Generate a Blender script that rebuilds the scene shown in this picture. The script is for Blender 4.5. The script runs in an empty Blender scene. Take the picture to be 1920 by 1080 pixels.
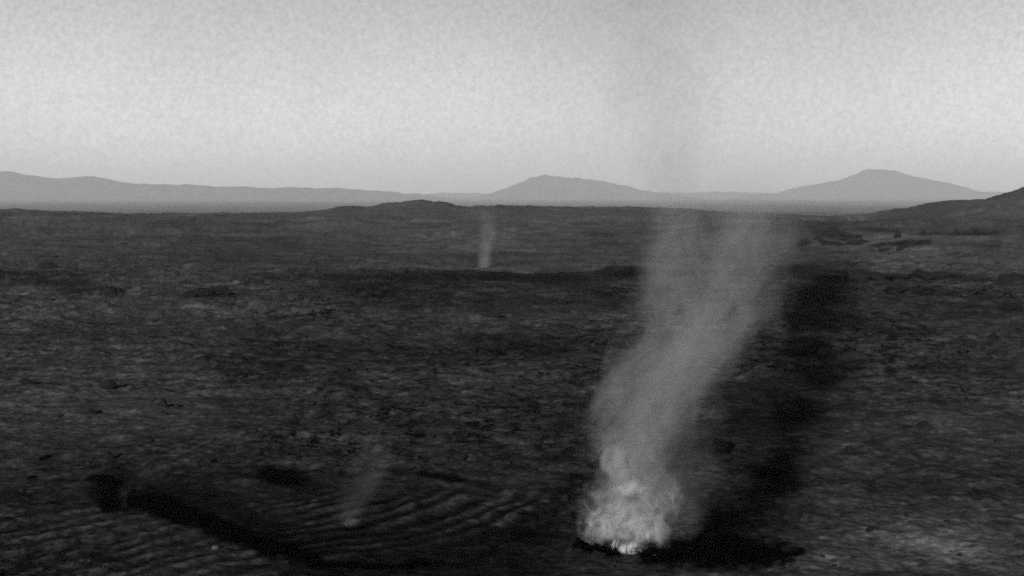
import bpy, bmesh, math, random
import numpy as np

# ------------------------------------------------------------------ view / light
H = 30.0                 # camera height above the near plain (m)
F = 2638.0               # focal length in photograph pixels (1920 wide)
HY = 362.0               # row of the true horizon
SUN_EL = math.radians(15.0)
SUN_AZ = math.radians(13.0)      # the sunlight travels away from the camera, this far to the right
EXPOSURE = 1.05
SKY = 0.056
SUN = 5.0

sc = bpy.context.scene
sc.render.engine = 'CYCLES'
cam_d = bpy.data.cameras.new('camera')
cam = bpy.data.objects.new('camera', cam_d)
sc.collection.objects.link(cam)
cam_d.sensor_width = 36.0
cam_d.lens = 36.0 * F / 1920.0
cam_d.clip_start = 0.5
cam_d.clip_end = 200000.0
cam.location = (0, 0, H)
cam.rotation_euler = (math.pi / 2 - math.atan((540 - HY) / F), 0, 0)
sc.camera = cam

world = bpy.data.worlds.new('World')
sc.world = world
world.use_nodes = True
wn = world.node_tree
wn.nodes.clear()
sky = wn.nodes.new('ShaderNodeTexSky')
sky.sky_type = 'NISHITA'
sky.sun_disc = False
sky.sun_elevation = SUN_EL
sky.sun_rotation = math.pi + SUN_AZ      # behind the camera, a little to the left
sky.altitude = 0
sky.air_density = 1.0
sky.dust_density = 0.8
bw = wn.nodes.new('ShaderNodeRGBToBW')
bg = wn.nodes.new('ShaderNodeBackground')
wo = wn.nodes.new('ShaderNodeOutputWorld')
wn.links.new(sky.outputs[0], bw.inputs[0])
# uneven brightness and fine grain multiplied into the sky
wtc = wn.nodes.new('ShaderNodeTexCoord')
def wnoise(scale, detail, lo, hi):
    n = wn.nodes.new('ShaderNodeTexNoise'); n.inputs['Scale'].default_value = scale; n.inputs['Detail'].default_value = detail
    n.inputs['Roughness'].default_value = 0.65
    wn.links.new(wtc.outputs['Generated'], n.inputs['Vector'])
    r = wn.nodes.new('ShaderNodeMapRange'); r.inputs['From Min'].default_value = 0.3; r.inputs['From Max'].default_value = 0.7
    r.inputs['To Min'].default_value = lo; r.inputs['To Max'].default_value = hi
    wn.links.new(n.outputs['Fac'], r.inputs['Value'])
    return r.outputs[0]
def wmul(a, b):
    n = wn.nodes.new('ShaderNodeMath'); n.operation = 'MULTIPLY'
    wn.links.new(a, n.inputs[0]); wn.links.new(b, n.inputs[1]); return n.outputs[0]
def side():
    # sky brightness raised to the left and right of the view, lowered upward
    sp = wn.nodes.new('ShaderNodeSeparateXYZ'); wn.links.new(wtc.outputs['Generated'], sp.inputs[0])
    def mm(op, a, b, c=False):
        n = wn.nodes.new('ShaderNodeMath'); n.operation = op; n.use_clamp = c
        if isinstance(a, float): n.inputs[0].default_value = a
        else: wn.links.new(a, n.inputs[0])
        n.inputs[1].default_value = b
        return n.outputs[0]
    u = mm('SUBTRACT', sp.outputs[0], 0.09)
    u = mm('SQRT', mm('ADD', wmul(u, u), 0.003), 0.0)
    u = mm('MINIMUM', mm('MULTIPLY', u, 0.9), 0.31)
    up = mm('ADD', mm('MULTIPLY', sp.outputs[2], -1.9), 1.07)
    return wmul(wmul(mm('ADD', u, 0.75), up), wnoise(5, 3, 0.94, 1.06))
skyv = wmul(wmul(bw.outputs[0], side()), wnoise(280, 3, 0.88, 1.12))
wn.links.new(skyv, bg.inputs[0])
bg.inputs[1].default_value = SKY
wn.links.new(bg.outputs[0], wo.inputs[0])

sun_d = bpy.data.lights.new('sun', 'SUN')
sun_d.energy = SUN
sun_d.angle = math.radians(0.5)
sun_d.color = (1.0, 0.995, 0.985)
sun = bpy.data.objects.new('sun', sun_d)
sc.collection.objects.link(sun)
from mathutils import Vector
sdir = Vector((math.sin(SUN_AZ) * math.cos(SUN_EL), math.cos(SUN_AZ) * math.cos(SUN_EL), -math.sin(SUN_EL)))
sun.rotation_euler = sdir.to_track_quat('-Z', 'Y').to_euler()
sun.location = (-60, -200, 120)

sc.view_settings.view_transform = 'Standard'
sc.view_settings.look = 'None'
sc.view_settings.exposure = EXPOSURE
sc.view_settings.gamma = 1.0
sc.cycles.use_denoising = False
sc.cycles.filter_width = 1.7
sc.cycles.max_bounces = 6
sc.cycles.volume_bounces = 2
sc.cycles.volume_max_steps = 512
sc.cycles.sample_clamp_indirect = 3.0

# ------------------------------------------------------------------ helpers
def link(o):
    sc.collection.objects.link(o)
    return o

def tag(o, label=None, cat=None, group=None, kind=None):
    if label: o['label'] = label
    if cat: o['category'] = cat
    if group: o['group'] = group
    if kind: o['kind'] = kind
    return o

def smooth(t):
    t = np.clip(t, 0, 1)
    return t * t * (3 - 2 * t)

def hash2(ix, iy, seed):
    h = (ix.astype(np.int64) * 374761393 + iy.astype(np.int64) * 668265263 + seed * 1274126177) & 0xffffffff
    h = ((h ^ (h >> 13)) * 1274126177) & 0xffffffff
    h = ((h ^ (h >> 16)) * 2246822519) & 0xffffffff
    return ((h ^ (h >> 15)) & 0xffffff) / float(0xffffff) * 2 - 1

def vnoise(x, y, seed=0):
    ix = np.floor(x); iy = np.floor(y)
    fx = x - ix; fy = y - iy
    fx = fx * fx * fx * (fx * (fx * 6 - 15) + 10); fy = fy * fy * fy * (fy * (fy * 6 - 15) + 10)
    ix = ix.astype(np.int64); iy = iy.astype(np.int64)
    a = hash2(ix, iy, seed); b = hash2(ix + 1, iy, seed)
    c = hash2(ix, iy + 1, seed); d = hash2(ix + 1, iy + 1, seed)
    return (a + (b - a) * fx) * (1 - fy) + (c + (d - c) * fx) * fy

def fbm(x, y, wl, octs, rough=0.5, seed=0):
    out = np.zeros_like(x); amp = 1.0; tot = 0.0
    ca, sa = math.cos(0.6), math.sin(0.6)
    for k in range(octs):
        out += amp * vnoise(x / wl, y / wl, seed + k * 17)
        tot += amp
        amp *= rough; wl *= 0.5
        x, y = ca * x - sa * y, sa * x + ca * y
    return out / tot

def to_px(x, y):
    """where a point of the flat plain stands in the photograph"""
    y = np.maximum(y, 1.0)
    return 960 + F * x / y, HY + H * F / y

def ground(px, py):
    d = H * F / (py - HY)
    return (px - 960) / F * d, d

# ------------------------------------------------------------------ terrain heights
D_ROWS = [60, 110, 300, 560, 640, 900, 1200, 1700, 2400, 3400, 4200, 7000, 12000, 20000, 60000]
P_COLS = [-900, 0, 300, 600, 760, 960, 1220, 1400, 1560, 1700, 1920, 2800]
Z = [
    #-900   0   300   600  760  960  1220 1400 1560 1700 1920 2800
    [0,    0,    0,    0,   0,   0,   0,   0,   0,   0,   0,   0],      # 60
    [0,    0,    0,    0,   0,   0,   0,   0,   0,   0,   0,   0],      # 110
    [0,    0,    0,    0,   0,   0,   0,   0,   0,   0,   0,   0],      # 300
    [-3,  -3,   -3,   -1.6,-0.6,0.2, 1.0, 0.5,-0.5,-0.5,-0.5,-0.5],   # 560
    [-4,  -4,   -4,   -5,  -8,  -9,  -8,  -5,  -2,  -1,   0,   0],      # 640
    [-6,  -6,   -7,   -9, -11, -11, -10,  -6,   1,   3,   3,   3],      # 900
    [-5,  -5,   -6,   -9, -11, -10,  -8,   0,   4.5, 6.5, 8,   8],      # 1200
    [0,    0,   -2,   -5,  -8,  -8,  -6,   -4, -6,  -4,   4,   4],      # 1700
    [-3,  -3,   -8,   -8,  -8,  -6,  -4,   -8, -14, -14, -8,  -8],      # 2400
    [-9,  -9,   -20,  -24, -10,  -2,  -6,   -20,-30, -30, -30, -30],     # 3400
    [-60, -60,  -60,  -60, -50, -50, -40,  -40,-50, -50, -50, -50],     # 4200
    [-90, -90,  -90,  -90, -90, -85, -75,  -70,-75, -75, -75, -75],     # 7000
    [-105,-105, -105, -105,-105,-105,-105, -105,-105,-105,-105,-105],
    [-115,-115, -115, -115,-115,-115,-115, -115,-115,-115,-115,-115],
    [-115,-115, -115, -115,-115,-115,-115, -115,-115,-115,-115,-115],
]
Z = np.array(Z, float)
LR = np.log(np.array(D_ROWS, float)); PC = np.array(P_COLS, float)

def table(px, d):
    ld = np.log(np.clip(d, 60, 59999))
    i = np.clip(np.searchsorted(LR, ld, side='right') - 1, 0, len(LR) - 2)
    u = smooth((ld - LR[i]) / (LR[i + 1] - LR[i]))
    p = np.clip(px, P_COLS[0], P_COLS[-1] - 1)
    j = np.clip(np.searchsorted(PC, p, side='right') - 1, 0, len(PC) - 2)
    v = smooth((p - PC[j]) / (PC[j + 1] - PC[j]))
    return (Z[i, j] * (1 - u) + Z[i + 1, j] * u) * (1 - v) + (Z[i, j + 1] * (1 - u) + Z[i + 1, j + 1] * u) * v

RC = ground(370, 901)       # centre of the curved ripples of the dark dune bowl
def ripples(x, y):
    px, py = to_px(x, y)
    dx, dy = x - RC[0], y - RC[1]
    wob = fbm(x, y, 12.0, 3, 0.5, 91)
    r = np.hypot(dx, dy) + wob * 1.2
    ph = r / 2.7 + 0.1 * fbm(x, y, 9.0, 2, 0.5, 97) + 0.15 * np.sin(r * 0.7)
    s = np.sin(2 * math.pi * ph)
    crest = (0.5 + 0.5 * s) ** 1.5
    inside = smooth((r - 10) / 6) * smooth((44 - r) / 8) * smooth((px - 430) / 140) * smooth((1160 - px) / 120) * smooth((py - 890) / 40) * (0.55 + 0.45 * wob * 2)
    # a second set of long low ripples at the bottom left
    ph2 = (x * 0.78 - y * 0.62 + 2.5 * wob) / 3.3
    s2 = (0.5 + 0.5 * np.sin(2 * math.pi * ph2)) ** 1.6
    in2 = smooth((430 - px + (py - 930) * 1.3) / 160) * smooth((py - 925) / 50)
    return crest * inside, s2 * in2

def height(x, y, fine=True):
    d = np.hypot(x, y)
    ang = np.arctan2(x, y)
    px = 960 + F * np.tan(np.clip(ang, -1.2, 1.2))
    z = table(px, d)
    amp = smooth((d - 90) / 300)
    z = z + amp * 1.6 * fbm(x, y, 140.0, 4, 0.5, 3) * np.clip(d / 500, 0.4, 4)
    z = z + 0.65 * fbm(x, y, 18.0, 5, 0.55, 8) * np.clip(d / 250, 0.7, 3)
    z = z + 14 * smooth((d - 3500) / 9000) * fbm(x, y, 3000.0, 5, 0.5, 5)
    z = z + 0.42 * fbm(x, y * 0.8, 5.0, 4, 0.6, 13) * np.clip(d / 180, 0.8, 2.2) * smooth((d - 60) / 60) * (1 - 0.9 * smooth((d - 500) / 600))
    z = z + 2.2 * fbm(x, y, 90.0, 4, 0.5, 14) * smooth((d - 600) / 600) * np.clip(d / 1500, 0.5, 2)
    z = z + 2.6 * fbm(x, y * 0.4, 44.0, 4, 0.65, 19) * np.exp(-((d - 570) / 60) ** 2)
    hum = fbm(x, y, 40.0, 4, 0.6, 15)
    z = z + 1.1 * np.abs(hum) * smooth((d - 160) / 200) * np.clip(d / 500, 0.3, 3)
    if fine:
        z = z + 0.13 * fbm(x, y, 2.0, 3, 0.6, 11) * smooth((600 - d) / 400)
    broad = fbm(x, y, 75.0, 3, 0.5, 63)
    c1, c2 = ripples(x, y)
    z = z + 0.9 * broad * smooth((d - 130) / 150) * (d < 560)* smooth((560 - d) / 100)
    z = z + 0.16 * c1 + 0.14 * c2
    # rise on which the camera stands
    knoll = 27.6 - d * math.tan(math.radians(26))
    z = np.maximum(z, knoll)
    return z

# ------------------------------------------------------------------ soil albedo, with the devils' shadows painted in
def blob(px, py, cx, cy, rx, ry, rot=0.0, edge=0.35):
    c, s = math.cos(math.radians(rot)), math.sin(math.radians(rot))
    u = ((px - cx) * c + (py - cy) * s) / rx
    v = (-(px - cx) * s + (py - cy) * c) / ry
    return smooth((1.0 - np.hypot(u, v)) / edge)

def seg_mask(px, py, pts, edge=0.5):
    """pts: (x, y, half width) - band along a polyline"""
    m = np.zeros_like(px)
    for (x0, y0, w0), (x1, y1, w1) in zip(pts[:-1], pts[1:]):
        dx, dy = x1 - x0, y1 - y0
        t = np.clip(((px - x0) * dx + (py - y0) * dy) / (dx * dx + dy * dy), 0, 1)
        dist = np.hypot(px - x0 - t * dx, py - y0 - t * dy)
        w = w0 + (w1 - w0) * t
        m = np.maximum(m, smooth((1 - dist / w) / edge))
    return m

DARK = [  # dark basaltic sand, bare rock, and the small devil's painted shadow: cx, cy, rx, ry, rotation, strength
    (665, 998, 34, 6, 0, .8), (518, 897, 84, 26, 4, 1.0), (560, 908, 70, 14, 10, .6), (650, 893, 26, 9, 0, .9), (800, 894, 40, 10, 4, .95),
    (845, 900, 50, 13, 6, .95), (900, 912, 50, 12, 16, .6), (740, 893, 22, 6, 0, .6), (620, 886, 14, 5, 0, .5),
    (385, 551, 60, 9, -5, 1.0), (150, 538, 95, 18, 3, .75), (60, 527, 60, 8, 0, .6), (215, 548, 30, 12, 0, .5),
    (90, 498, 22, 7, 0, .7), (30, 690, 50, 5, 0, .4), (45, 718, 24, 6, 0, .6), (640, 520, 70, 10, 0, .5),
    (800, 518, 130, 14, 0, .65), (930, 516, 60, 14, 0, .7), (1040, 520, 90, 26, 0, .7), (1120, 560, 100, 40, 0, .55),
    (1165, 510, 60, 16, 0, .7), (760, 560, 160, 34, 4, .4), (960, 570, 150, 40, 0, .5), (700, 545, 90, 22, 0, .4),
    (1100, 420, 40, 4, 0, .5), (1130, 440, 50, 5, 0, .55), (1215, 452, 20, 5, 0, .5), (1010, 440, 50, 4, 0, .4),
    (1560, 437, 52, 14, 8, .6), (1600, 450, 30, 9, 0, .5), (1510, 455, 14, 6, 0, .9), (1690, 455, 32, 6, -12, .9),
    (1660, 468, 20, 4, -8, .7), (1725, 454, 34, 6, -6, .9), (1840, 437, 50, 5, 0, .7), (1640, 431, 60, 5, 3, .7), (1450, 430, 20, 7, 0, .6),
    (1760, 437, 60, 4, 0, .6), (1860, 462, 30, 5, 0, .3), (1620, 516, 60, 8, 2, .9), (1760, 516, 70, 7, 2, .8), (1680, 520, 50, 10, 0, .7),
    (1900, 520, 40, 8, -4, .9), (1840, 525, 40, 6, 0, .6), (1720, 545, 90, 12, 0, .5), (1800, 580, 130, 22, 4, .45), (1700, 610, 120, 30, 0, .35),
    (1850, 690, 90, 26, 0, .45), (1760, 690, 70, 14, 0, .4), (1900, 575, 40, 16, 0, .5), (1640, 830, 30, 7, 0, .6), (1600, 855, 40, 7, 0, .5),
    (1780, 870, 60, 10, 8, .4), (1700, 800, 26, 6, 0, .6), (1655, 780, 50, 9, 0, .4), (1840, 930, 20, 6, 0, .5),
    (195, 930, 62, 40, 0, .85), (190, 905, 52, 12, 6, .95), (120, 903, 40, 6, 0, .5),
    (1080, 905, 60, 26, 0, .5), (1050, 865, 60, 12, 0, .3), (1060, 930, 40, 20, 0, .5), (1010, 1015, 90, 14, -4, .5),
    (500, 700, 160, 22, 6, .25), (420, 760, 120, 12, 6, .3), (680, 800, 130, 20, 0, .2), (930, 640, 110, 20, 4, .3), (180, 610, 120, 10, 0, .2),
]
# the tall column's cast shadow, deepened by painting it into the soil colour
SHADOW_SPOTS = [
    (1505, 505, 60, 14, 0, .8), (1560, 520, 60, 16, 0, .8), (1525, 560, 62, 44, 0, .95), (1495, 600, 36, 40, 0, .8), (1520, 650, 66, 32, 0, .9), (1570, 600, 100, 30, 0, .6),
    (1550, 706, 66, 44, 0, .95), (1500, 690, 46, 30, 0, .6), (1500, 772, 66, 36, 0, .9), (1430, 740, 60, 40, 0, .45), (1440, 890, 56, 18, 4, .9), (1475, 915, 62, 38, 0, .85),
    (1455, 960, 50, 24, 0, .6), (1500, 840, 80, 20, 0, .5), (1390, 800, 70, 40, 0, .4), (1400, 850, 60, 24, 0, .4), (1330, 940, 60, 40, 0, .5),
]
POOL = [(1098, 1024, 18), (1180, 1036, 24), (1270, 1046, 42), (1360, 1040, 58), (1440, 1044, 44), (1500, 1048, 18)]  # shade around the column's foot, painted into the soil colour
SHADOW_BAND = [(1360, 985, 70), (1440, 930, 120), (1460, 880, 125), (1470, 830, 115), (1490, 780, 125), (1530, 710, 130), (1530, 640, 120), (1535, 575, 115), (1560, 530, 90), (1600, 510, 50)]  # long soft band of the column's shadow, also painted in
BAND = [(150, 900, 9), (185, 898, 13), (215, 912, 20), (205, 940, 26), (190, 950, 20), (235, 950, 22), (300, 958, 32), (375, 986, 32), (450, 1018, 27), (530, 1046, 22), (610, 1064, 14), (700, 1073, 10), (800, 1074, 6)]
LIGHT = [  # pale dust drifts
    (100, 738, 100, 16, 0, .5), (380, 580, 130, 16, 2, .6), (15, 835, 60, 14, 0, .5), (1720, 1030, 260, 75, 2, 1.6), (1860, 1050, 260, 60, 0, .8), (1540, 1066, 140, 40, 0, 1.3),
    (1780, 960, 240, 50, 0, .4), (1810, 533, 60, 8, 4, 1.0), (1720, 500, 220, 16, 0, .3), (1760, 446, 200, 10, 0, .4), (840, 640, 120, 12, 0, .3),
    (360, 400, 60, 5, -4, .5), (60, 408, 130, 8, 0, .35), (900, 455, 200, 40, 0, .25), (1680, 762, 70, 10, 0, .4), (200, 985, 90, 14, -10, .4), (250, 1010, 60, 12, -15, .45),
    (1640, 870, 60, 6, 6, .5), (1500, 870, 24, 4, 0, .5), (960, 910, 40, 18, 0, .3), (880, 1000, 60, 10, -10, .2), (1270, 960, 60, 30, 0, .2),
]
def soil(x, y, z):
    d = np.hypot(x, y)
    px, py = to_px(x, y)
    py = HY + F * (H - z) / np.maximum(y, 1.0)
    # uneven, broken-up outlines
    wx = 15 * fbm(px * 1.0, py * 2.2, 60.0, 4, 0.6, 21)
    wy = 9 * fbm(px * 0.7, py * 2.0, 46.0, 4, 0.6, 33)
    near = np.clip((py - 380) / 450, 0.15, 1)
    wx = wx * near; wy = wy * near
    qx, qy = px + wx, py + wy
    w2 = fbm(px, py * 1.6, 22.0, 3, 0.6, 77); w3 = fbm(px, py * 1.6, 20.0, 3, 0.6, 79)
    front = (y > 50).astype(float)
    a = np.full_like(x, 1.0)
    a *= 1.0 + 0.6 * fbm(x, y * 0.75, 160.0, 9, 0.8, 41) * 2.0
    a *= 1.0 + 0.30 * fbm(x, y * 0.8, 900.0, 6, 0.7, 43)
    # flecks in every size: dark rock, and the shade of small dips painted in
    patchy = 0.5 + 0.9 * fbm(x, y, 60.0, 3, 0.6, 61)
    calm = 1 - 0.5 * smooth((d - 520) / 150)
    for k, wl in enumerate((0.8, 1.6, 3.2, 6.5, 13.0, 26.0, 60.0, 140.0)):
        wgt = calm * np.exp(-(np.log(np.maximum(d, 1) / 130.0 / wl) / 0.8) ** 2)
        n = fbm(x, y * 0.6, wl, 4, 0.75, 47 + 7 * k)
        a *= 1.0 - 0.95 * wgt * np.clip(patchy, 0.15, 1) * smooth((n - 0.17) / 0.12)
        a *= 1.0 + 0.6 * wgt * smooth((-n - 0.12) / 0.3)
    # darker middle ground below the crest, paler plain beyond it
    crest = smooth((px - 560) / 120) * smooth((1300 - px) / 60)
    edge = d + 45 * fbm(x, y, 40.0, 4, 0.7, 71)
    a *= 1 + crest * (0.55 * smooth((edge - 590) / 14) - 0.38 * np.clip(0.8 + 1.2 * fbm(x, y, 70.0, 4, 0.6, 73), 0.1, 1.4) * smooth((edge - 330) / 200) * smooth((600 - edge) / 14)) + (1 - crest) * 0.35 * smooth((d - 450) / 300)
    a *= 1 + 0.35 * smooth((px - 1500) / 100) * smooth((edge - 520) / 20)
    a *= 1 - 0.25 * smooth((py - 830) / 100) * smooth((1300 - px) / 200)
    for cx, cy, rx, ry, rot, s in LIGHT:
        a *= 1 + front * 0.9 * s * blob(qx, qy, cx, cy, rx, ry, rot, 1.0)
    for cx, cy, rx, ry, rot, s in DARK:
        a *= 1 - front * s * 0.93 * blob(qx, qy, cx, cy, rx, ry, rot, 0.6)
    for cx, cy, rx, ry, rot, s in SHADOW_SPOTS:
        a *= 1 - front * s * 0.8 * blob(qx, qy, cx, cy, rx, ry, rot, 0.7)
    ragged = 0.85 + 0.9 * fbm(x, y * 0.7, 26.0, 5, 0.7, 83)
    a *= 1 - front * np.clip(ragged, 0.3, 1) * 0.97 * seg_mask(px + 2.0 * wx, py + 2.0 * wy, SHADOW_BAND, 1.0)
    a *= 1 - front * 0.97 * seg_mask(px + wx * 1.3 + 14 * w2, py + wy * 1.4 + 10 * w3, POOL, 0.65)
    a *= 1 - front * 0.95 * seg_mask(px + wx * 1.0 + 10 * w2, py + wy * 1.2 + 7 * w3, BAND, 0.55)
    up = [(cx + 18, cy - w * 0.9, w * 2.0) for cx, cy, w in BAND]
    a *= 1 - front * 0.5 * seg_mask(px + wx * 1.2, py + wy * 1.2, up, 1.0)
    # sand darkens away from the band toward the middle of the dune bowl
    bowl = blob(px, py, 660, 985, 420, 105, 4, 0.8)
    a *= 1 - front * 0.3 * bowl
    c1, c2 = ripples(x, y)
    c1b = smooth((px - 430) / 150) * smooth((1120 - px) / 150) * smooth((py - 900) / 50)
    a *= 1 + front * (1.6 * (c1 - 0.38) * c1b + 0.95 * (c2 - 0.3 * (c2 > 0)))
    return np.clip(a, 0.02, 4.0)

# ------------------------------------------------------------------ materials
BASE = 0.028
def ground_material(name, base):
    m = bpy.data.materials.new(name); m.use_nodes = True
    nt = m.node_tree; N = nt.nodes; L = nt.links
    p = N['Principled BSDF']
    p.inputs['Roughness'].default_value = 1.0
    p.inputs['Specular IOR Level'].default_value = 0.0
    at = N.new('ShaderNodeAttribute'); at.attribute_name = 'soil'
    tc = N.new('ShaderNodeTexCoord')
    nz = N.new('ShaderNodeTexNoise'); nz.inputs['Scale'].default_value = 0.9; nz.inputs['Detail'].default_value = 6; nz.inputs['Roughness'].default_value = 0.7
    L.new(tc.outputs['Object'], nz.inputs['Vector'])
    mr = N.new('ShaderNodeMapRange'); mr.inputs['From Min'].default_value = 0.3; mr.inputs['From Max'].default_value = 0.7
    mr.inputs['To Min'].default_value = 0.55 * base; mr.inputs['To Max'].default_value = 1.45 * base
    L.new(nz.outputs['Fac'], mr.inputs['Value'])
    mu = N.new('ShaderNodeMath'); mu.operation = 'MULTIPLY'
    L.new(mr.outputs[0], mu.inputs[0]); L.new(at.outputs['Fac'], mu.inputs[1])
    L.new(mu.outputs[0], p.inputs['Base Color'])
    bp = N.new('ShaderNodeBump'); bp.inputs['Strength'].default_value = 0.6; bp.inputs['Distance'].default_value = 0.15
    L.new(nz.outputs['Fac'], bp.inputs['Height']); L.new(bp.outputs[0], p.inputs['Normal'])
    return m
m_ground = ground_material('dusty_basalt_soil', BASE)

def rock_material(name, base):
    m = bpy.data.materials.new(name); m.use_nodes = True
    nt = m.node_tree; N = nt.nodes; L = nt.links
    p = N['Principled BSDF']; p.inputs['Roughness'].default_value = 0.95; p.inputs['Specular IOR Level'].default_value = 0.1
    tc = N.new('ShaderNodeTexCoord')
    nz = N.new('ShaderNodeTexNoise'); nz.inputs['Scale'].default_value = 2.5; nz.inputs['Detail'].default_value = 5
    L.new(tc.outputs['Object'], nz.inputs['Vector'])
    mr = N.new('ShaderNodeMapRange'); mr.inputs['To Min'].default_value = base * 0.5; mr.inputs['To Max'].default_value = base * 1.5
    L.new(nz.outputs['Fac'], mr.inputs['Value']); L.new(mr.outputs[0], p.inputs['Base Color'])
    bp = N.new('ShaderNodeBump'); bp.inputs['Strength'].default_value = 0.8; bp.inputs['Distance'].default_value = 0.2
    L.new(nz.outputs['Fac'], bp.inputs['Height']); L.new(bp.outputs[0], p.inputs['Normal'])
    return m
m_rock = rock_material('dark_basalt', 0.003)
m_pale = rock_material('dust_coated_rock', 0.04)

def grid_mesh(name, X, Y, Zv, closed_u=False, attr=None, mat=None):
    nr, nc = X.shape
    me = bpy.data.meshes.new(name)
    co = np.stack([X.ravel(), Y.ravel(), Zv.ravel()], 1).astype(np.float32)
    idx = np.arange(nr * nc).reshape(nr, nc)
    if closed_u:
        nxt = np.roll(idx, -1, axis=1)
        a = idx[:-1]; b = nxt[:-1]; c = nxt[1:]; d = idx[1:]
    else:
        a = idx[:-1, :-1]; b = idx[:-1, 1:]; c = idx[1:, 1:]; d = idx[1:, :-1]
    q = np.stack([a.ravel(), b.ravel(), c.ravel(), d.ravel()], 1).astype(np.int32)
    me.vertices.add(len(co)); me.vertices.foreach_set('co', co.ravel())
    me.loops.add(q.size); me.loops.foreach_set('vertex_index', q.ravel())
    me.polygons.add(len(q)); me.polygons.foreach_set('loop_start', np.arange(0, q.size, 4, dtype=np.int32))
    me.update(calc_edges=True)
    me.polygons.foreach_set('use_smooth', np.ones(len(q), bool))
    if attr is not None:
        at = me.attributes.new('soil', 'FLOAT', 'POINT')
        at.data.foreach_set('value', attr.ravel().astype(np.float32))
    me.update()
    if mat: me.materials.append(mat)
    return link(bpy.data.objects.new(name, me))

# ------------------------------------------------------------------ ground: one sheet, dense where the view falls
lim = math.radians(24)
inner = np.linspace(-lim, lim, 1500)
outer = np.linspace(lim, 2 * math.pi - lim, 160)[1:-1]
ang = np.concatenate([inner, outer])
r1 = 1.0 * (90 / 1.0) ** np.linspace(0, 1, 40)[:-1]
py_rows = np.linspace(1190, 392, 860)
r2 = H * F / (py_rows - HY)                       # even steps as seen from the rise
r3 = r2[-1] * (46000 / r2[-1]) ** np.linspace(0, 1, 150)[1:]
rad = np.concatenate([r1[r1 < r2[0]], r2, r3])
A, R = np.meshgrid(ang, rad)
X = R * np.sin(A); Y = R * np.cos(A)
ZG = height(X, Y)
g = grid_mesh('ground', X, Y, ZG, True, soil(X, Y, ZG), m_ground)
# the grid runs clockwise seen from above: turn the faces up
g.data.flip_normals()
tag(g, kind='structure')

# ------------------------------------------------------------------ far mountains and near hills
def hill(name, D, prof, depth, seed, base_z, rough=0.12, wl=None, label=None, soilv=1.0, peak_shift=0.35):
    """prof: crest line as (column, row) pairs seen from the rise; a full hump with a front, a back and gullies"""
    px = np.array([p[0] for p in prof], float)
    zt = np.array([H - D * (p[1] - HY) / F for p in prof], float) - base_z
    n = 360
    u = np.linspace(px[0], px[-1], n)
    zz = np.interp(u, px, zt)
    k = np.hanning(9); k /= k.sum()
    zz = np.convolve(np.pad(zz, 4, 'edge'), k, 'valid')
    xs = (u - 960) / F * D
    zz = zz + rough * fbm(xs, xs * 0 + seed * 7.3, D / F * 45, 6, 0.7, seed + 2) * D / F * 60 * smooth(zz / (D / F * 14))
    vs = np.linspace(-1, 1, 120)
    V, XX = np.meshgrid(vs, xs, indexing='ij')
    ZZ = np.tile(zz, (120, 1))
    prof_v = np.where(V < 0, np.cos(np.clip(-V, 0, 1) * math.pi / 2) ** 1.3, np.cos(np.clip(V, 0, 1) * math.pi / 2) ** 1.3)
    wl = wl or depth * 0.5
    nn = fbm(XX + seed * 31.0, V * depth, wl, 6, 0.55, seed)
    gul = 1 - np.abs(fbm(XX + seed * 11.0, V * depth * 0.5, wl * 0.5, 5, 0.6, seed + 3)) * 2
    h = ZZ * prof_v * (1 + rough * nn) + ZZ.max() * 0.35 * (gul - 0.6) * prof_v * (1 - prof_v) * 2
    YY = D + V * depth + fbm(XX, V * depth, wl * 2, 3, 0.5, seed + 5) * depth * 0.12
    zf = base_z + h - 0.06 * ZZ.max() * (1 - prof_v) - 0.5
    s = soilv * (1 + 0.5 * fbm(XX, YY, wl * 0.6, 6, 0.65, seed + 9))
    o = grid_mesh(name, XX, YY, zf, False, np.clip(s, 0.1, 4), m_ground)
    tag(o, label=label, kind='structure')
    return o

hill('mountain', 34000, [(880, 372), (920, 362), (950, 352), (975, 342), (1000, 333), (1025, 328), (1050, 330), (1085, 334), (1120, 338), (1150, 342), (1175, 348), (1200, 357), (1240, 362), (1300, 372)],
     2600, 101, -115, rough=0.08, label='broad flat-topped hazy mountain left of the tall dust column')
hill('mountain', 36000, [(1380, 372), (1440, 364), (1480, 357), (1510, 349), (1545, 342), (1580, 338), (1605, 327), (1625, 318), (1650, 316), (1675, 320), (1710, 331), (1745, 337), (1780, 347), (1815, 356), (1860, 364), (1920, 372)],
     2800, 103, -115, rough=0.08, label='peaked hazy mountain on the horizon at the right')
hill('mountain_range', 30000, [(-500, 345), (-300, 330), (-100, 325), (0, 321), (30, 324), (70, 331), (110, 335), (150, 330), (180, 331), (215, 341), (260, 346), (340, 347), (420, 350), (500, 353), (580, 352), (660, 355), (720, 360), (790, 366), (860, 373)],
     2400, 107, -115, rough=0.08, label='long low hazy mountain range on the left horizon')
hill('far_hills', 41000, [(-900, 364), (200, 362), (700, 362), (820, 361), (900, 362), (1000, 363), (1240, 362), (1400, 361), (1500, 362), (1900, 360), (2200, 362), (2900, 364)],
     3000, 109, -115, label='low hazy rise closing the plain under the mountains')
hill('hill', 2400, [(250, 412), (340, 405), (430, 402), (500, 400), (560, 398), (610, 393), (650, 387), (690, 385), (720, 381), (745, 378), (775, 376), (800, 374), (830, 377), (850, 382), (880, 387), (905, 384), (940, 383), (980, 385), (1040, 387), (1100, 389), (1180, 392), (1260, 400)],
     600, 113, -10, 0.10, 160, label='low dark rounded hill in the middle distance', soilv=1.3)
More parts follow.
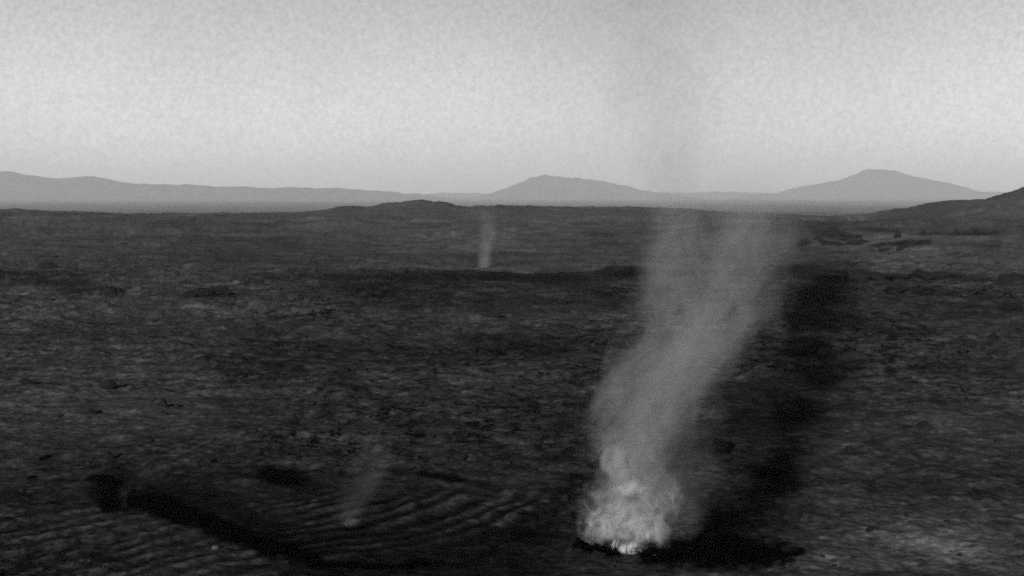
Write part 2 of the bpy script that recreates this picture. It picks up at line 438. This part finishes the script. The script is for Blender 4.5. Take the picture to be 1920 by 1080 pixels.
hill('hill', 1700, [(1560, 425), (1640, 418), (1690, 410), (1715, 401), (1740, 389), (1765, 381), (1790, 376), (1820, 374), (1860, 374), (1885, 368), (1905, 360), (1925, 352), (1990, 332), (2100, 318), (2250, 330), (2500, 380)],
     300, 117, 1, 0.10, 130, label='rising dark hill at the right edge', soilv=1.3)

# ------------------------------------------------------------------ boulders
rnd = random.Random(5)
def rock_mesh(seed, sub=3):
    bm = bmesh.new()
    bmesh.ops.create_icosphere(bm, subdivisions=sub, radius=1.0)
    rr = random.Random(seed)
    planes = []
    for k in range(9):
        n = Vector((rr.gauss(0, 1), rr.gauss(0, 1), rr.gauss(0, .8))).normalized()
        planes.append((n, rr.uniform(0.5, 0.85)))
    ph = [rr.uniform(0, 6) for _ in range(6)]
    for v in bm.verts:
        for n, c in planes:
            e = v.co.dot(n) - c
            if e > 0: v.co -= n * e * 0.85
        q = v.co
        v.co *= 1 + 0.05 * math.sin(q.x * 7 + ph[0]) * math.sin(q.y * 8 + ph[1]) + 0.04 * math.sin(q.z * 9 + ph[2] + q.x * 5)
    for f in bm.faces: f.smooth = False
    return bm
rock_meshes = {}
def boulder_data(seed, mat):
    key = (seed % 7, mat.name)
    if key not in rock_meshes:
        bm = rock_mesh(40 + seed % 7)
        me = bpy.data.meshes.new('boulder'); bm.to_mesh(me); bm.free(); me.materials.append(mat)
        rock_meshes[key] = me
    return rock_meshes[key]

def find_ground(px, py):
    """walk the sight line until it meets the terrain"""
    t = np.linspace(90, 4000, 8000)
    x = (px - 960) / F * t; z = H - (py - HY) / F * t
    hz = height(x, t)
    i = np.argmax(hz > z)
    if i == 0: i = len(t) - 1
    return float(x[i]), float(t[i]), float(hz[i])

BOULDERS = [
    (45, 719, 20, 8, 'flat dark boulder at the left edge beside a pale dust patch'),
    (196, 727, 22, 11, 'dark boulder at the right end of the pale dust patch'),
    (245, 732, 12, 6, 'small dark stone just right of the boulder by the pale patch'),
    (644, 696, 14, 9, 'larger dark boulder of a pair left of centre'),
    (678, 694, 9, 8, 'smaller dark boulder of a pair left of centre'),
    (602, 776, 16, 7, 'flat dark boulder below the boulder pair'),
    (303, 762, 15, 8, 'dark boulder alone on the left slope'),
    (166, 775, 12, 7, 'dark boulder below the pale dust patch'),
    (865, 865, 11, 8, 'dark boulder above the dark dune rim'),
    (628, 811, 8, 8, 'small dark stone above the small dust devil'),
    (196, 862, 16, 10, 'dark boulder above the dark dune corner'),
    (60, 862, 14, 8, 'dark boulder at the lower left edge'),
    (32, 904, 12, 7, 'small dark stone at the left below the boulders'),
    (385, 870, 12, 6, 'dark stone left of the black rim patch'),
    (412, 882, 16, 6, 'flat dark stone touching the black rim patch'),
    (620, 881, 13, 4, 'thin dark stone behind the small dust devil'),
    (760, 606, 20, 6, 'long dark ledge in the middle of the plain'),
    (870, 530, 12, 7, 'dark boulder just below the far crest'),
    (925, 590, 20, 9, 'broad dark boulder on the rough dark ground'),
    (1130, 655, 18, 6, 'flat dark boulder left of the tall dust column'),
    (1060, 585, 16, 7, 'dark boulder between crest and tall dust column'),
    (1095, 947, 16, 9, 'dark boulder left of the foot of the tall dust column'),
    (1060, 942, 12, 8, 'small dark boulder left of the tall column foot'),
    (1400, 793, 14, 7, 'dark boulder in the shadow beside the tall column'),
    (1380, 752, 12, 6, 'small dark stone close to the right side of the tall column'),
    (1600, 848, 20, 8, 'dark boulder right of the long shadow'),
    (1568, 800, 20, 7, 'dark boulder on the right edge of the long shadow'),
    (1740, 800, 18, 8, 'dark boulder on the right slope'),
    (1841, 940, 16, 8, 'dark boulder on the pale gravel at lower right'),
    (1820, 648, 22, 10, 'largest dark boulder on the right slope'),
    (1865, 632, 18, 7, 'flat dark boulder up right of the largest one'),
    (1500, 975, 22, 14, 'dark boulder at the edge of the black ground'),
    (1700, 870, 14, 6, 'small dark boulder low on the right slope'),
    (1640, 1000, 12, 6, 'small dark stone among the pale gravel'),
    (1512, 456, 12, 7, 'small dark boulder left of the black outcrop'),
    (1498, 459, 9, 6, 'smallest dark boulder left of the black outcrop'),
    (1450, 434, 16, 8, 'dark boulder seen through the edge of the tall dust column'),
    (1682, 441, 12, 8, 'dark boulder between the outcrop and the ledge'),
    (1732, 439, 10, 6, 'small dark boulder under the right hill'),
    (1792, 438, 12, 6, 'dark boulder at the foot of the right hill'),
    (88, 500, 24, 8, 'dark boulder far off at the left'),
]
for i, (px, py, w, h, lab) in enumerate(BOULDERS):
    x, y, z = find_ground(px, py + h * 0.4)
    s = y / F
    o = bpy.data.objects.new('boulder', boulder_data(i, m_rock)); link(o)
    o.location = (x, y, z + h * s * 0.1)
    o.scale = (w * s * 0.8, w * s * 0.6, h * s * 1.5)
    o.rotation_euler = (0, 0, rnd.uniform(-0.5, 0.5))
    tag(o, lab, 'boulder', 'dark boulders on the plain')

x, y, z = find_ground(395, 1038)
o = link(bpy.data.objects.new('pale_boulder', boulder_data(3, m_pale)))
o.location = (x, y, z + .05); s = y / F; o.scale = (9 * s, 8 * s, 5 * s)
tag(o, 'small pale boulder below the dark diagonal sand band', 'boulder')

# rocky outcrops: slabs and knobs of bedrock, each one thing of one mesh
def outcrop(name, pieces, label, seed):
    ox, oy, oz = find_ground(pieces[0][0], pieces[0][1])
    e = link(bpy.data.objects.new(name, None)); e.location = (ox, oy, oz)
    tag(e, label, 'outcrop', 'dark rock outcrops')
    for k, (px, py, w, h) in enumerate(pieces):
        x, y, z = find_ground(px, py + h * 0.5)
        s = y / F
        o = link(bpy.data.objects.new('rock_slab', boulder_data(seed + k, m_rock)))
        o.parent = e
        o.location = (x - ox, y - oy, z - oz + h * s * 0.1)
        o.scale = (w * s * 0.75, w * s * 0.9, h * s * 1.5)
        o.rotation_euler = (0, 0, 0.4 * math.sin(seed + k))
    return e
outcrop('rock_outcrop', [(1555, 437, 20, 5), (1562, 428, 12, 5), (1572, 439, 18, 5), (1588, 440, 20, 4), (1604, 444, 20, 4), (1532, 447, 14, 5), (1542, 452, 12, 4), (1551, 456, 18, 4), (1568, 457, 20, 4), (1603, 456, 24, 4), (1620, 452, 14, 4), (1578, 449, 12, 3)],
        'broken black knobbly outcrop right of the tall dust column', 60)
outcrop('rock_outcrop', [(1643, 461, 14, 3), (1652, 458, 16, 3), (1668, 456, 20, 3), (1656, 469, 16, 3)], 'thin slanting dark ledge right of the black outcrop', 70)
outcrop('rock_outcrop', [(1688, 466, 12, 4), (1696, 461, 12, 4), (1708, 456, 16, 4), (1730, 455, 22, 3)], 'slanting dark ledge with a bent end under the right hill', 74)
outcrop('rock_outcrop', [(1612, 515, 40, 10), (1640, 516, 30, 7)], 'dark ledge nearest the tall column in the row across the right', 80)
outcrop('rock_outcrop', [(1735, 515, 40, 10), (1760, 517, 40, 8)], 'middle dark ledge in the row above the pale dust streak', 84)
outcrop('rock_outcrop', [(1882, 526, 22, 12), (1903, 520, 30, 9)], 'dark ledge at the right edge of the picture', 88)
outcrop('rock_outcrop', [(375, 550, 40, 10), (402, 547, 44, 7), (355, 553, 24, 7)], 'black lens shaped outcrop alone on the left plain', 92)

# loose stones, far too many to count
bm = bmesh.new()
rr = random.Random(77)
base_me = bpy.data.meshes.new('tmp'); b2 = rock_mesh(9, 1); b2.to_mesh(base_me); b2.free()
bv = np.array([v.co[:] for v in base_me.vertices]); bf = np.array([p.vertices[:] for p in base_me.polygons])
nrng = np.random.RandomState(3)
NS = 16000
pxs = nrng.uniform(-250, 2170, NS); pys = HY + 75 + (1110 - HY - 75) * nrng.uniform(0, 1, NS) ** 0.9
gd = H * F / (pys - HY); gx = (pxs - 960) / F * gd
dens = fbm(gx, gd * 0.5, 60.0, 4, 0.6, 201) + nrng.uniform(-0.5, 0.5, NS)
rip = ((pxs > 250) & (pxs < 1060) & (pys > 900))
keep = (dens > 0.12) & ~rip & (soil(gx, gd, height(gx, gd)) > 0.5)
gx, gd = gx[keep], gd[keep]
sz = np.clip(1.3 * (1 - nrng.uniform(0, 1, len(gx))) ** -0.55, 1.0, 8.0) * gd / F
gz = height(gx, gd)
rot = nrng.uniform(0, 6.28, len(gx))
V = np.empty((len(gx), len(bv), 3))
cx_, sx_ = np.cos(rot)[:, None], np.sin(rot)[:, None]
V[:, :, 0] = (bv[None, :, 0] * cx_ - bv[None, :, 1] * sx_) * sz[:, None] + gx[:, None]
V[:, :, 1] = (bv[None, :, 0] * sx_ + bv[None, :, 1] * cx_) * sz[:, None] + gd[:, None]
V[:, :, 2] = bv[None, :, 2] * sz[:, None] * 0.7 + (gz + sz * 0.12)[:, None]
Fc = (bf[None] + (np.arange(len(gx)) * len(bv))[:, None, None]).reshape(-1, 3)
me = bpy.data.meshes.new('loose_stones')
me.vertices.add(V.size // 3); me.vertices.foreach_set('co', V.reshape(-1).astype(np.float32))
me.loops.add(Fc.size); me.loops.foreach_set('vertex_index', Fc.ravel().astype(np.int32))
me.polygons.add(len(Fc)); me.polygons.foreach_set('loop_start', np.arange(0, Fc.size, 3, dtype=np.int32))
me.update(calc_edges=True)
m_stone = rock_material('stone_grey', 0.006)
me.materials.append(m_stone)
st = link(bpy.data.objects.new('loose_stones', me))
tag(st, 'small dark loose stones scattered over the plain', 'stones', kind='stuff')
bpy.data.meshes.remove(base_me)

# ------------------------------------------------------------------ dust devils: real volumes of dust
def curve_node(nt, pts, zin):
    """pts: (t, value) with both in 0..1"""
    c = nt.nodes.new('ShaderNodeFloatCurve')
    cv = c.mapping.curves[0]
    cv.points[0].location = pts[0]; cv.points[1].location = pts[-1]
    for p in pts[1:-1]: cv.points.new(p[0], p[1])
    c.mapping.update()
    nt.links.new(zin, c.inputs['Value'])
    return c.outputs[0]

def dust(name, parent, loc, prof, dens, color, nscale, lo, hi, twist=0.25, power=1.2, step=0.35, rough=0.6, wob=0.25, stretch=0.5, aniso=0.35, flat=1.0):
    """prof: (z, centre x, centre y, radius, amount). One closed skin filled with drifting dust."""
    zs = [p[0] for p in prof]; z0, z1 = zs[0], zs[-1]
    nseg, nr = 48, 40
    t = np.linspace(z0, z1, nr)
    cx = np.interp(t, zs, [p[1] for p in prof]); cy = np.interp(t, zs, [p[2] for p in prof]); rr_ = np.interp(t, zs, [p[3] for p in prof]) * 1.12
    me = bpy.data.meshes.new(name); b = bmesh.new(); rings = []
    for k in range(nr):
        ring = []
        for j in range(nseg):
            a = 2 * math.pi * j / nseg
            ring.append(b.verts.new((cx[k] + rr_[k] * math.cos(a), cy[k] + rr_[k] * math.sin(a), t[k])))
        rings.append(ring)
    for k in range(nr - 1):
        for j in range(nseg):
            b.faces.new((rings[k][j], rings[k][(j + 1) % nseg], rings[k + 1][(j + 1) % nseg], rings[k + 1][j]))
    b.faces.new(list(reversed(rings[0]))); b.faces.new(rings[-1])
    b.to_mesh(me); b.free()
    m = bpy.data.materials.new(name + '_haze'); m.use_nodes = True
    nt = m.node_tree; N = nt.nodes; L = nt.links; N.clear()
    out = N.new('ShaderNodeOutputMaterial'); pv = N.new('ShaderNodeVolumePrincipled')
    L.new(pv.outputs[0], out.inputs['Volume'])
    pv.inputs['Color'].default_value = (color, color, color, 1)
    pv.inputs['Anisotropy'].default_value = aniso
    def M(op, a, bb=None, clamp=False):
        n = N.new('ShaderNodeMath'); n.operation = op; n.use_clamp = clamp
        for i, v in enumerate((a, bb)):
            if v is None: continue
            if isinstance(v, (int, float)): n.inputs[i].default_value = v
            else: L.new(v, n.inputs[i])
        return n.outputs[0]
    tc = N.new('ShaderNodeTexCoord'); sp = N.new('ShaderNodeSeparateXYZ'); L.new(tc.outputs['Object'], sp.inputs[0])
    zn = M('MULTIPLY', M('SUBTRACT', sp.outputs[2], z0), 1.0 / (z1 - z0), True)
    xs_ = [p[1] for p in prof]; ys_ = [p[2] for p in prof]; rs_ = [p[3] for p in prof]; am_ = [p[4] for p in prof]
    tn = [(z - z0) / (z1 - z0) for z in zs]
    def cv(vals):
        a, bq = min(vals), max(vals)
        if bq - a < 1e-6: return a
        o = curve_node(nt, [(tt, (v - a) / (bq - a)) for tt, v in zip(tn, vals)], zn)
        return M('ADD', M('MULTIPLY', o, bq - a), a)
    lx = M('SUBTRACT', sp.outputs[0], cv(xs_)); ly = M('SUBTRACT', sp.outputs[1], cv(ys_))
    rad_ = cv(rs_)
    # helical twist of the billows about the axis
    th = M('MULTIPLY', sp.outputs[2], twist)
    c_, s_ = M('COSINE', th), M('SINE', th)
    rx_ = M('ADD', M('MULTIPLY', lx, c_), M('MULTIPLY', ly, s_))
    ry_ = M('SUBTRACT', M('MULTIPLY', ly, c_), M('MULTIPLY', lx, s_))
    cb = N.new('ShaderNodeCombineXYZ'); L.new(rx_, cb.inputs[0]); L.new(ry_, cb.inputs[1]); L.new(M('MULTIPLY', sp.outputs[2], stretch), cb.inputs[2])
    n1 = N.new('ShaderNodeTexNoise'); n1.inputs['Scale'].default_value = nscale; n1.inputs['Detail'].default_value = 4; n1.inputs['Roughness'].default_value = rough; n1.inputs['Distortion'].default_value = 0.6
    L.new(cb.outputs[0], n1.inputs['Vector'])
    n2 = N.new('ShaderNodeTexNoise'); n2.inputs['Scale'].default_value = nscale * 0.45; n2.inputs['Detail'].default_value = 1
    L.new(cb.outputs[0], n2.inputs['Vector'])
    r = M('DIVIDE', M('SQRT', M('ADD', M('MULTIPLY', lx, lx), M('MULTIPLY', ly, ly))), rad_)
    r = M('ADD', r, M('MULTIPLY', M('SUBTRACT', n2.outputs['Fac'], 0.42), wob * 3))
    fall = M('POWER', M('SUBTRACT', 1.0, M('MINIMUM', M('MULTIPLY', r, r), 1.0), True), power)
    nz = N.new('ShaderNodeMapRange'); nz.inputs['From Min'].default_value = lo; nz.inputs['From Max'].default_value = hi
    L.new(n1.outputs['Fac'], nz.inputs['Value'])
    den = M('MULTIPLY', M('MULTIPLY', fall, nz.outputs[0]), M('MULTIPLY', cv(am_), dens))
    L.new(M('MAXIMUM', den, 0.0), pv.inputs['Density'])
    me.materials.append(m)
    o = link(bpy.data.objects.new(name, me))
    if parent:
        o.parent = parent; o.location = loc
    else: o.location = loc
    # march in steps of about `step` metres
    ext = [max(max(xs_[i] + rs_[i] for i in range(len(xs_))) - min(xs_[i] - rs_[i] for i in range(len(xs_))), 1), 2 * max(rs_), z1 - z0]
    m.cycles.volume_step_rate = max(0.02, step / (sum(ext) / 3 / 10))
    return o

def devil(px, py, rows, S=None):
    pass

# the tall devil
bx, by, bz = find_ground(1180, 1018)
SC = by / F
root = bpy.data.objects.new('dust_devil', None); link(root); root.location = (bx, by, bz)
tag(root, 'tallest bright dust devil with forked top rising right of centre', 'dust devil', 'dust devils over the plain')
def rows(lst, bpx=1180, bpy_=1018, SC=SC):
    out = []
    for (py, cx, hw, am, dy) in lst:
        out.append(((bpy_ - py) * SC, (cx - bpx) * SC, dy, hw * SC, am))
    return out
dust('dust_column', root, (0, 0, 0), rows([
    (1028, 1185, 60, .3, 0), (1000, 1184, 105, .45, 0), (950, 1188, 115, 0.5, 0), (900, 1190, 105, .55, 0), (850, 1192, 108, .6, 0.5), (800, 1210, 120, .66, 1), (740, 1232, 132, .62, 2),
    (680, 1262, 135, .58, 3), (620, 1282, 118, .54, 4), (560, 1284, 104, .5, 6), (500, 1288, 98, .5, 8), (440, 1290, 86, .48, 10), (400, 1292, 84, .42, 11),
    (340, 1296, 105, .30, 13), (250, 1290, 135, .22, 16), (100, 1275, 180, .16, 20), (-150, 1260, 220, .12, 26), (-600, 1300, 260, .08, 40), (-1000, 1350, 330, .0, 50)]),
    0.42, 0.66, 0.75, 0.31, 0.76, step=0.4, wob=0.42, rough=0.72, stretch=0.35)
dust('dust_arm', root, (0, 0, 0), rows([
    (760, 1270, 60, 0, 0), (700, 1310, 95, .35, 1), (640, 1350, 115, .5, 3), (580, 1385, 115, .5, 4), (520, 1405, 110, .45, 6), (460, 1418, 130, .45, 8), (420, 1424, 138, .38, 9), (380, 1425, 130, .2, 10), (300, 1450, 90, .0, 12)]),
    0.42, 0.66, 0.75, 0.31, 0.76, step=0.4, wob=0.42, rough=0.72, stretch=0.35)
dust('dust_skirt', root, (0, 0, 0), rows([
    (1036, 1196, 46, .5, 0), (1022, 1194, 80, .9, -.3), (1005, 1190, 106, .9, 0), (975, 1186, 116, .62, 0), (940, 1188, 106, .34, 0), (900, 1188, 90, .2, 0), (860, 1184, 88, .13, 0), (820, 1188, 95, .08, 0), (740, 1210, 90, .0, 0)]),
    1.5, 0.88, 0.75, 0.48, 0.66, twist=0.08, power=0.9, step=0.18, rough=0.65, wob=0.6, stretch=1.0)
dust('dust_wisp', root, (0, 0, 0), rows([
    (905, 1165, 14, 0, -2.5), (885, 1158, 24, .7, -2.5), (860, 1150, 30, 1, -2.5), (842, 1150, 26, .8, -2.5), (825, 1156, 18, 0, -2.5)]),
    1.2, 0.75, 1.2, 0.4, 0.7, twist=0.3, power=0.8, step=0.15, rough=0.7, wob=0.4)
for kp, (kx, ky, kw, kh, ka, kd) in enumerate([(1176, 1014, 24, 12, 3.2, -4.6), (1145, 1004, 11, 10, 2.2, -4.8), (1203, 986, 13, 9, 1.6, -4.8), (1212, 954, 12, 16, 1.2, -4.2),
        (1167, 906, 30, 14, .5, -3.4), (1126, 968, 10, 22, .8, -4.6), (1218, 1028, 5, 12, 1.6, -5.0), (1104, 960, 10, 22, .6, -3.5), (1175, 965, 16, 12, .9, -5)]):
    dust('dust_knot', root, (0, 0, 0), rows([
        (ky + kh, kx - 2, kw * .6, 0, kd), (ky + kh * .5, kx, kw, .8, kd), (ky, kx, kw * 1.15, 1, kd), (ky - kh * .6, kx + 3, kw, .6, kd), (ky - kh * 1.3, kx + 6, kw * .6, 0, kd)]),
        ka * 1.5, 0.93, 0.8, 0.48, 0.64, twist=0.3, power=1.2, step=0.1, rough=0.75, wob=0.8, aniso=0.0)
dust('dust_fringe', root, (0, 0, 0), rows([
    (1015, 1260, 50, .5, 0), (990, 1262, 85, .6, 1), (940, 1270, 95, .5, 2), (880, 1290, 95, .35, 3), (800, 1300, 95, .25, 4), (720, 1330, 85, 0, 5)]),
    0.22, 0.6, 0.55, 0.35, 0.8, step=0.5)

# the small devil in the dune bowl
sx, sy, sz_ = find_ground(652, 998)
S2 = sy / F
root2 = bpy.data.objects.new('dust_devil', None); link(root2); root2.location = (sx, sy, sz_)
tag(root2, 'small faint dust devil leaning right over the rippled sand', 'dust devil', 'dust devils over the plain')
dust('dust_column', root2, (0, 0, 0), rows([
    (1000, 650, 18, 1.0, 0), (970, 656, 34, .8, 0), (930, 676, 52, .55, 0), (900, 686, 56, .5, 0), (860, 698, 54, .35, 0), (820, 708, 50, .2, 0), (780, 712, 45, .0, 0)], 652, 998, S2),
    0.17, 0.6, 1.0, 0.35, 0.75, step=0.25, wob=0.4)
dust('dust_puff', root2, (0, 0, 0), rows([
    (1003, 658, 12, .8, 0), (995, 652, 16, 1.0, 0), (975, 648, 18, .3, 0), (960, 648, 14, .0, 0)], 652, 998, S2),
    0.45, 0.75, 2.2, 0.45, 0.66, step=0.08, wob=0.9, aniso=0.1)

# the far devil behind the crest
fx, fy = (908 - 960) / F * 760, 760.0
fz = float(height(np.array([fx]), np.array([fy]))[0])
S3 = fy / F
fpy = HY + (H - fz) / S3
root3 = bpy.data.objects.new('dust_devil', None); link(root3); root3.location = (fx, fy, fz)
tag(root3, 'thin pale distant dust devil standing behind the dark crest', 'dust devil', 'dust devils over the plain')
dust('dust_column', root3, (0, 0, 0), rows([
    (fpy + 2, 908, 14, 1.0, 0), (500, 908, 15, 1.0, 0), (470, 910, 17, .7, 0), (445, 914, 20, .42, 0), (420, 912, 24, .22, 0), (400, 905, 28, .12, 0), (380, 898, 26, .0, 0)], 908, fpy, S3),
    0.17, 0.7, 0.16, 0.25, 0.75, step=1.5, twist=0.05)

# the wisp in the dark corner at the left
wx_, wy_, wz_ = find_ground(222, 962)
S4 = wy_ / F
root4 = bpy.data.objects.new('dust_devil', None); link(root4); root4.location = (wx_, wy_, wz_)
tag(root4, 'tiny wedge of dust rising in the dark sand corner at left', 'dust devil', 'dust devils over the plain')
dust('dust_column', root4, (0, 0, 0), rows([
    (966, 224, 12, .7, 0), (952, 223, 9, 1.0, 0), (940, 224, 12, .8, 0), (930, 226, 17, .6, 0), (920, 227, 19, .3, 0), (911, 228, 18, .0, 0)], 222, 962, S4),
    0.24, 0.6, 2.6, 0.4, 0.75, step=0.12, wob=0.5)

# ------------------------------------------------------------------ the dusty air
bm = bmesh.new()
bmesh.ops.create_cube(bm, size=1.0)
me = bpy.data.meshes.new('haze'); bm.to_mesh(me); bm.free()
hz = link(bpy.data.objects.new('haze', me))
top, bot = 760.0, -330.0
hz.scale = (96000, 96000, top - bot); hz.location = (0, 0, (top + bot) / 2)
m = bpy.data.materials.new('dusty_air'); m.use_nodes = True; m.node_tree.nodes.clear()
o_ = m.node_tree.nodes.new('ShaderNodeOutputMaterial'); pv = m.node_tree.nodes.new('ShaderNodeVolumePrincipled')
pv.inputs['Color'].default_value = (0.60, 0.60, 0.60, 1); pv.inputs['Density'].default_value = 3.0e-5; pv.inputs['Anisotropy'].default_value = 0.0
m.node_tree.links.new(pv.outputs[0], o_.inputs['Volume'])
me.materials.append(m)
tag(hz, 'thin grey dusty air over the plain and mountains', 'haze', kind='stuff')
